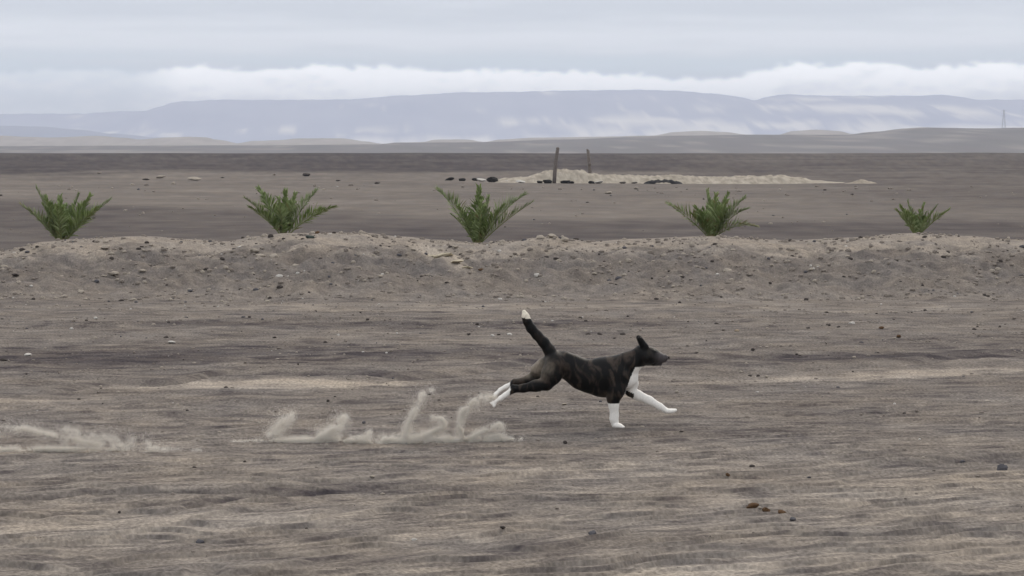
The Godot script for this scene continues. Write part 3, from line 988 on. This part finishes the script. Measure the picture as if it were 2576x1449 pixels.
# ---------------------------------------------------------------- stones
func stones() -> void:
	var shapes := []
	for i in 8:
		shapes.append(rock_mesh(100 + i, [.62, .8, .5, .7][i % 4], .85))
	var said := {"W": "white", "P": "pale sandy", "S": "earth-coloured", "C": "cream", "T": "tan", "D": "dark grey", "B": "rust brown", "L": "slate grey", "G": "dark green", "K": "black"}
	# x, d, size, colour, label ("" takes the shared one of its group)
	var near := [
		[-4.97, 20.95, .085, "W", "white stone alone on the dark gravel near the left edge"], [-3.85, 22.72, .06, "D", "dark stone leaning on the white pair at left of the track"], [-3.72, 22.3, .095, "W", "larger white stone left of centre, just below a dark one"], [4.12, 24.71, .105, "W", "large white stone right of the dog, near the bank"],
		[2.58, 23.47, .06, "T", "tan stone beyond the dog's head"], [-.03, 23.11, .063, "W", "right one of two small white stones beyond the dog's tail"], [-.22, 22.92, .05, "W", "left one of two small white stones beyond the dog's tail"], [-.49, 23.06, .055, "D", "dark stone left of the two small white stones beyond the dog"], [.86, 23.11, .068, "D", "leftmost of four dark stones in a row above the dog's back"], [.99, 23.01, .068, "D", "second from left of four dark stones above the dog's back"], [1.14, 22.72, .045, "D", "smallest of four dark stones in a row above the dog's back"], [1.26, 23.21, .078, "D", "largest and rightmost of four dark stones above the dog's back"], [-.15, 23.01, .045, "D", "tiny dark stone between the two small white stones beyond the dog"],
		[3.48, 23.99, .065, "D", "leftmost of the three dark stones right of the dog"], [3.77, 24.32, .066, "D", "middle of the three dark stones right of the dog"], [3.85, 24.1, .051, "D", "rightmost of the three dark stones right of the dog"], [4.31, 23.83, .079, "B", "rust brown stone right of the large white stone"], [4.3, 22.72, .062, "B", "smaller rust brown stone nearer than the one by the white stone"],
		[-.71, 17.58, .038, "D", "dark pebble above the dust trail, left one of two"], [-.61, 17.02, .03, "D", "dark pebble above the dust trail, right one of two"], [.44, 11.03, .051, "L", "slate grey stone at the bottom, below the dog"], [-.05, 11.17, .035, "D", "small dark stone at the bottom centre"],
		[1.39, 13.09, .038, "B", "small brown stone below the dog's front paws"], [1.92, 13.14, .033, "L", "small slate stone right of the brown one below the dog"], [3.22, 13.36, .083, "L", "largest slate grey stone near the right edge"], [3.0, 13.54, .037, "L", "small slate stone just beyond the largest slate stone"],
		[1.41, 11.92, .088, "B", "largest rust brown stone of the diagonal row at lower right"], [1.47, 11.74, .06, "B", "second rust brown stone of the diagonal row"], [1.545, 11.6, .058, "B", "third rust brown stone of the diagonal row"], [1.585, 11.46, .045, "L", "grey stone ending the diagonal row of brown stones"],
		[-1.68, 10.93, .055, "L", "slate grey stone at the lower left"], [-.53, 10.93, .03, "W", "tiny white stone at the bottom, left of centre"], [-5.07, 20.35, .071, "D", "dark stone at the very left edge"], [1.58, 20.63, .052, "D", "dark stone just ahead of the dog's nose"], [-2.66, 22.87, .053, "D", "lone dark stone beyond the pale drift at left"],
		[-2.35, 20.47, .04, "P", "small pale stone on the dark gravel at left"], [2.14, 17.75, .036, "W", "small white stone ahead of the dog's chest"], [.43, 16.73, .048, "P", "small pale stone under the dog's belly"], [-.89, 12.95, .035, "P", "pale pebble below the dust trail"], [-.79, 12.42, .029, "P", "pale pebble nearer than the one below the dust trail"],
		[5.6, 24.54, .05, "P", "small pale stone near the right edge below the bank"], [-1.97, 23.11, .042, "W", "small white stone on the track left of the dog's tail"],
	]
	for s in near:
		stone(shapes, s, s[4], "stones scattered on the plain", "stone")
	var on_bank := [
		[-1.2, 31.5, .24, "C", "highest slab of the cream crust spilling down the bank"], [-1.02, 31.24, .32, "C", "largest slab of the cream crust spilling down the bank"], [-.84, 30.98, .25, "C", "third slab down of the cream crust spilling down the bank"], [-.66, 30.72, .18, "C", "lowest slab of the cream crust spilling down the bank"],
		[-3.177, 32.33, .151, "G", "dark green stone on the bank right of the second palm"], [-3.145, 33.0, .115, "B", "brown stone on the crest beside the second palm"], [-6.325, 31.83, .19, "P", "large round pale stone on the left of the bank"], [-4.569, 30.61, .09, "D", "dark stone low on the bank between the first two palms"],
		[-4.239, 31.86, .09, "W", "white stone on the bank left of the second palm"], [-.466, 30.75, .1, "B", "brown stone at the foot of the cream crust"], [-.205, 32.06, .075, "W", "white stone on the bank below the middle palm"], [6.577, 32.67, .082, "D", "dark stone on the crest below the smallest palm"], [-7.332, 30.23, .13, "D", "dark stone low on the bank at the left edge"],
		[-3.376, 32.75, .07, "D", "small dark stone on the crest just left of the dark green stone"], [-4.316, 31.83, .08, "D", "small dark stone touching the white stone left of the second palm"], [-3.242, 30.73, .131, "P", "pale stone low on the bank below the dark green stone"], [-5.164, 28.92, .073, "P", "small pale stone at the foot of the bank between the first two palms"], [-6.12, 29.06, .101, "P", "pale stone at the foot of the bank just right of the first palm"], [-5.514, 30.48, .106, "P", "rightmost of three pale stones low on the bank right of the first palm"], [-5.935, 30.45, .154, "P", "leftmost of three pale stones low on the bank right of the first palm"], [-5.738, 30.5, .13, "P", "middle one of three pale stones low on the bank right of the first palm"], [-.892, 32.11, .112, "P", "pale stone high on the bank just left of the middle palm"], [-.805, 31.89, .062, "D", "small dark stone high on the bank just left of the middle palm"], [-1.76, 29.59, .06, "P", "small pale stone low on the bank below the cream crust"], [-1.923, 29.89, .093, "P", "larger pale stone low on the bank, left below the cream crust"], [-7.713, 31.11, .109, "P", "larger of two pale stones on the bank at the left edge"], [-7.442, 31.2, .085, "P", "smaller of two pale stones on the bank at the left edge"], [-3.979, 31.61, .159, "P", "topmost of three big pale stones in the bank under the second palm"], [-3.84, 31.22, .182, "P", "largest of three big pale stones in the bank under the second palm"], [-3.615, 31.11, .157, "P", "rightmost of three big pale stones in the bank under the second palm"], [-2.87, 33.0, .077, "D", "small dark stone on the crest well right of the second palm"], [-1.528, 31.72, .086, "P", "pale stone on the bank above the left end of the cream crust"], [5.233, 33.0, .058, "D", "small dark stone on the crest between the two right-hand palms"], [.459, 32.83, .166, "P", "left one of three pale stones capping the knoll right of the middle palm"], [.652, 32.92, .192, "P", "largest of three pale stones capping the knoll right of the middle palm"], [.839, 32.75, .152, "P", "right one of three pale stones capping the knoll right of the middle palm"], [3.213, 30.5, .154, "P", "broad pale stone low on the bank below the yellowing palm"], [3.886, 30.67, .071, "P", "small pale stone low on the bank right below the yellowing palm"], [-1.908, 31.89, .062, "D", "small dark stone halfway up the bank between second and middle palm"], [-6.656, 30.23, .07, "P", "small pale stone low on the bank, left below the first palm"], [-5.961, 28.56, .078, "P", "small pale stone on flat ground just before the bank at left"], [1.067, 28.56, .066, "P", "small pale stone at the foot of the bank above the dog's back"],
	]
	for s in on_bank:
		stone(shapes, s, s[4], "stones on the spoil bank", "stone")
	var far := [
		[-26.29, 147.5, .572, "D", "dark boulder on the far plain above the first palm"], [-22.5, 145.52, 1.24, "P", "broad pale rock on the far plain at left"], [-26.68, 155.98, .79, "P", "flat pale rock behind the dark boulder at left"], [-16.61, 165.49, .8, "D", "long flat dark rock on the far plain above the second palm"], [-11.57, 136.38, .4, "D", "dark rock on the far plain, left one of two near the middle"], [-8.21, 125.35, .365, "D", "dark rock on the far plain, right one of two near the middle"],
		[-19.77, 170.69, .4, "P", "small pale rock on the far plain above the second palm"], [4.48, 95.54, .41, "P", "pale rock on the plain between the posts and the palms"], [-13.23, 86.4, .18, "P", "smallest pale rock on the plain between the first two palms"], [-34.87, 173.42, .47, "P", "pale rock on the far plain above the first palm"], [-22.32, 158.25, .37, "D", "small dark rock on the far plain right of the broad pale rock"], [6.66, 110.09, .21, "D", "tiny dark rock on the plain below the black sheet"], [16.14, 105.79, .2, "D", "tiny dark rock on the plain right of the yellowing palm"],
		[-4.26, 141.72, .72, "K", "leftmost black lump left of the pale heap"], [-3.37, 139.5, .63, "K", "second black lump from the left beside the pale heap"], [-2.55, 141.72, .6, "K", "black lump just left of the white block by the heap's left end"], [-1.27, 134.38, .85, "K", "widest black lump at the left tip of the pale heap"], [1.8, 132.52, .5, "K", "small black lump left of the taller post's foot"], [2.3, 131.9, .75, "K", "black lump against the left of the taller post's foot"], [3.4, 132.0, .67, "K", "black lump just right of the taller post's foot"], [3.8, 131.6, .5, "K", "smaller black lump between the two posts"], [5.14, 132.0, .53, "K", "black lump in front of the shorter post"], [7.1, 132.2, .5, "D", "left one of two dark lumps between shorter post and black sheet"], [7.9, 132.4, .45, "D", "right one of two dark lumps between shorter post and black sheet"],
		[-2.09, 138.12, .8, "W", "leftmost white block, among the black lumps by the heap"], [-.35, 134.12, .54, "W", "smaller white block at the left tip of the pale heap"], [.58, 132.38, .63, "W", "white block before the heap, left of the taller post"], [5.53, 131.69, .68, "W", "white block before the heap, right of the shorter post"],
	]
	for s in far:
		stone(shapes, s, s[4], "black scrap by the pale heap" if s[3] == "K" else "rocks on the far plain", "scrap" if s[3] == "K" else "rock")
	# pebbles and clods too many to count
	for g in [["D", 900], ["S", 9000], ["P", 3000], ["L", 450], ["W", 260]]:
		var where := []
		while where.size() < g[1]:
			var d := sqrt(rng.randf()) * 24.5 + 9.0
			if rng.randf() < .05:
				d = rng.randf_range(46.0, 120.0)
			elif rng.randf() < (.02 if g[0] in ["D", "L"] else .14):
				d = rng.randf_range(28.4, 33.2)
			var x := rng.randf_range(-1, 1) * (.29 * d + 1.5)
			var keep := n_patch.get_noise_2d(x * .5 + 20.0, d * .7) * 1.6 + (.5 if d < 28.4 else .7)
			if rng.randf() > keep:
				continue
			var size := .006 + .020 * pow(rng.randf(), 4.0) * (1.0 + (d - 9.0) / 18.0)
			if d > 28.4:
				size *= 1.7 if d < 40.0 else .4 + d / 80.0
			var b := Basis.from_euler(Vector3(rng.randf() * .6, rng.randf() * TAU, rng.randf() * .6)).scaled(Vector3(size * rng.randf_range(.8, 1.5), size * rng.randf_range(.5, 1.0), size))
			where.append(Transform3D(b, Vector3(x, gy(x, d) + size * .1, -d)))
		var mm := MultiMesh.new()
		mm.transform_format = MultiMesh.TRANSFORM_3D
		mm.mesh = pebble_mesh(g[1])
		mm.instance_count = where.size()
		for i in where.size():
			mm.set_instance_transform(i, where[i])
		var o := MultiMeshInstance3D.new()
		o.multimesh = mm
		o.material_override = M["stone_" + g[0]]
		o.name = numbered("pebbles")
		add_child(o)
		o.set_meta("kind", "stuff")
		tag(o, "%s pebbles strewn over the plain and the bank" % said[g[0]], "pebbles")


func pebble_mesh(sd: int) -> ArrayMesh:
	var r := RandomNumberGenerator.new()
	r.seed = sd
	var sp := SphereMesh.new()
	sp.radius = .5
	sp.height = 1.0
	sp.radial_segments = 6
	sp.rings = 3
	var arr := sp.get_mesh_arrays()
	var st := SurfaceTool.new()
	st.begin(Mesh.PRIMITIVE_TRIANGLES)
	st.set_smooth_group(-1)
	for i in arr[Mesh.ARRAY_INDEX]:
		var p: Vector3 = arr[Mesh.ARRAY_VERTEX][i]
		st.add_vertex(p * (1.0 + .3 * n_patch.get_noise_3dv(p * 1.5 + Vector3.ONE * sd)))
	st.generate_normals()
	return st.commit()


func stone(shapes: Array, s: Array, label: String, group: String, category: String) -> void:
	var o := MeshInstance3D.new()
	o.mesh = shapes[rng.randi() % shapes.size()]
	o.material_override = M["stone_" + s[3]]
	o.name = numbered(category)
	add_child(o)
	var size: float = s[2]
	o.position = Vector3(s[0], gy(s[0], s[1]) + size * .14, -s[1])
	o.rotation = Vector3(rng.randf_range(-.15, .15), rng.randf() * TAU, rng.randf_range(-.15, .15))
	o.scale = Vector3(size * rng.randf_range(1.0, 1.25), size * rng.randf_range(.75, 1.0) * (.5 if s[1] > 80.0 and s[3] != "K" else .4 if s[3] == "C" else .8 if s[1] > 14.0 else 1.05), size)
	if s[3] == "C":   # slabs lie along the slope
		o.rotation.x = .22
		o.rotation.z = -.1
		o.position.y -= size * .08
	tag(o, label, category, group)


# ---------------------------------------------------------------- dust kicked up
func puff(root: Node3D, at: Vector3, size: Vector3, turn: float, density: float) -> void:
	var m := FogMaterial.new()
	m.albedo = Color(1.0, .95, .89)
	m.density = density
	var f := FogVolume.new()
	f.shape = RenderingServer.FOG_VOLUME_SHAPE_ELLIPSOID
	f.size = size
	f.material = m
	f.name = "puff"
	root.add_child(f, true)
	f.position = at
	f.rotation.z = turn


var grains := []


# a plume: overlapping puffs of fine dust, and the flung sand grains, along points (x, y, thickness, density) in the trail's plane
func plume(root: Node3D, line: Array, r: RandomNumberGenerator) -> void:
	for i in line.size() - 1:
		var a: Array = line[i]
		var b: Array = line[i + 1]
		var pa := Vector3(a[0], a[1], 0)
		var pb := Vector3(b[0], b[1], 0)
		var n := maxi(1, int((pb - pa).length() / (minf(a[2], b[2]) * 1.6)))
		for k in n:
			var t := (k + .5) / n
			var w := lerpf(a[2], b[2], t) * r.randf_range(.9, 1.4)
			var long := (pb - pa).length() / n * 1.9
			var at := pa.lerp(pb, t) + Vector3(r.randf_range(-.2, .2) * w, r.randf_range(-.2, .2) * w, r.randf_range(-.05, .05))
			puff(root, at, Vector3(maxf(long, w), w, maxf(w * 1.5, .09)), atan2(pb.y - pa.y, pb.x - pa.x), lerpf(a[3], b[3], t) * r.randf_range(.05, .10))
		var count := int((pb - pa).length() * (a[2] + b[2]) * (a[3] + b[3]) * 125000.0)
		for k in count:
			var t := r.randf()
			var w := lerpf(a[2], b[2], t) * .5
			var off := Vector3(r.randfn(), r.randfn(), r.randfn() * 1.3) * w * (.22 + .8 * pow(r.randf(), 2.5))
			var p := pa.lerp(pb, t) + off
			if n_fine.get_noise_3dv(p * 9.0) + .25 * n_fine.get_noise_3dv(p * 30.0) < r.randf_range(-.35, .25):
				continue
			var size := r.randf_range(.0004, .0009)
			if p.y > size:
				grains.append(Transform3D(Basis.from_euler(Vector3(r.randf() * 6.0, r.randf() * 6.0, r.randf() * 6.0)).scaled(Vector3.ONE * size), p))


func lay_grains(root: Node3D) -> void:
	var mm := MultiMesh.new()
	mm.transform_format = MultiMesh.TRANSFORM_3D
	var st := SurfaceTool.new()
	st.begin(Mesh.PRIMITIVE_TRIANGLES)
	var q := [Vector3(1, 1, 1), Vector3(1, -1, -1), Vector3(-1, 1, -1), Vector3(-1, -1, 1)]
	for f in [[0, 1, 2], [0, 3, 1], [0, 2, 3], [1, 3, 2]]:
		for k in f:
			st.add_vertex(q[k])
	st.generate_normals()
	mm.mesh = st.commit()
	mm.instance_count = grains.size()
	for i in grains.size():
		mm.set_instance_transform(i, grains[i])
	var o := MultiMeshInstance3D.new()
	o.multimesh = mm
	o.material_override = plain(Color(.90, .85, .77))
	o.name = "sand_grains"
	o.set_meta("kind", "stuff")
	root.add_child(o)
	grains = []


func dust() -> void:
	var r := RandomNumberGenerator.new()
	r.seed = 5
	# x of the trail: 0 at its left end; heights above the ground
	var t := thing("dust_trail", Vector3(-1.95, gy(-1.0, 14.74), -14.74))
	tag(t, "pale dust kicked up in a trail behind the running dog", "dust")
	plume(t, [[-.08, .008, .02, 1], [.1, .01, .035, 9], [.35, .015, .05, 12], [.8, .02, .065, 12], [1.3, .02, .065, 12], [1.7, .02, .065, 11], [1.9, .03, .05, 6], [2.02, .03, .05, .3]], r)
	plume(t, [[.18, .05, .10, 3], [.30, .15, .13, 2.2], [.36, .21, .09, 1.2]], r)
	plume(t, [[.55, .04, .12, 4], [.67, .10, .12, 4], [.74, .20, .10, 1.8]], r)
	plume(t, [[.88, .03, .09, 3], [.93, .08, .08, 1.8]], r)
	plume(t, [[1.17, .03, .07, 5], [1.20, .14, .07, 5], [1.26, .27, .07, 2.6], [1.30, .37, .09, 1.2], [1.38, .39, .09, .7]], r)
	plume(t, [[1.26, .03, .07, 5], [1.40, .09, .06, 6], [1.47, .12, .055, 5], [1.44, .18, .06, 3], [1.36, .19, .05, 1.5]], r)
	plume(t, [[1.60, .04, .055, 10], [1.565, .13, .05, 12], [1.585, .22, .05, 11], [1.65, .29, .06, 8], [1.75, .33, .085, 4], [1.83, .33, .08, 2]], r)
	plume(t, [[1.66, .05, .05, 6], [1.78, .10, .05, 7], [1.86, .14, .045, 7], [1.88, .07, .05, 6], [1.74, .03, .04, 6]], r)
	lay_grains(t)
	var u := thing("dust_trail", Vector3(-3.55, gy(-3.0, 14.12), -14.12))
	tag(u, "fainter dust settling at the left edge of the picture", "dust")
	plume(u, [[-.4, .02, .05, 4], [.2, .02, .05, 5], [.6, .02, .05, 2.5], [.85, .02, .05, .8], [1.1, .015, .04, .1]], r)
	plume(u, [[-.2, .16, .09, .6], [.15, .17, .08, 1.4], [.35, .12, .07, 2.4], [.6, .07, .08, 2.2], [.85, .04, .08, 1.4], [1.15, .02, .07, .5], [1.4, .015, .05, .1]], r)
	plume(u, [[.4, .17, .14, .4], [.7, .10, .14, .55], [1.05, .06, .12, .4]], r)
	lay_grains(u)
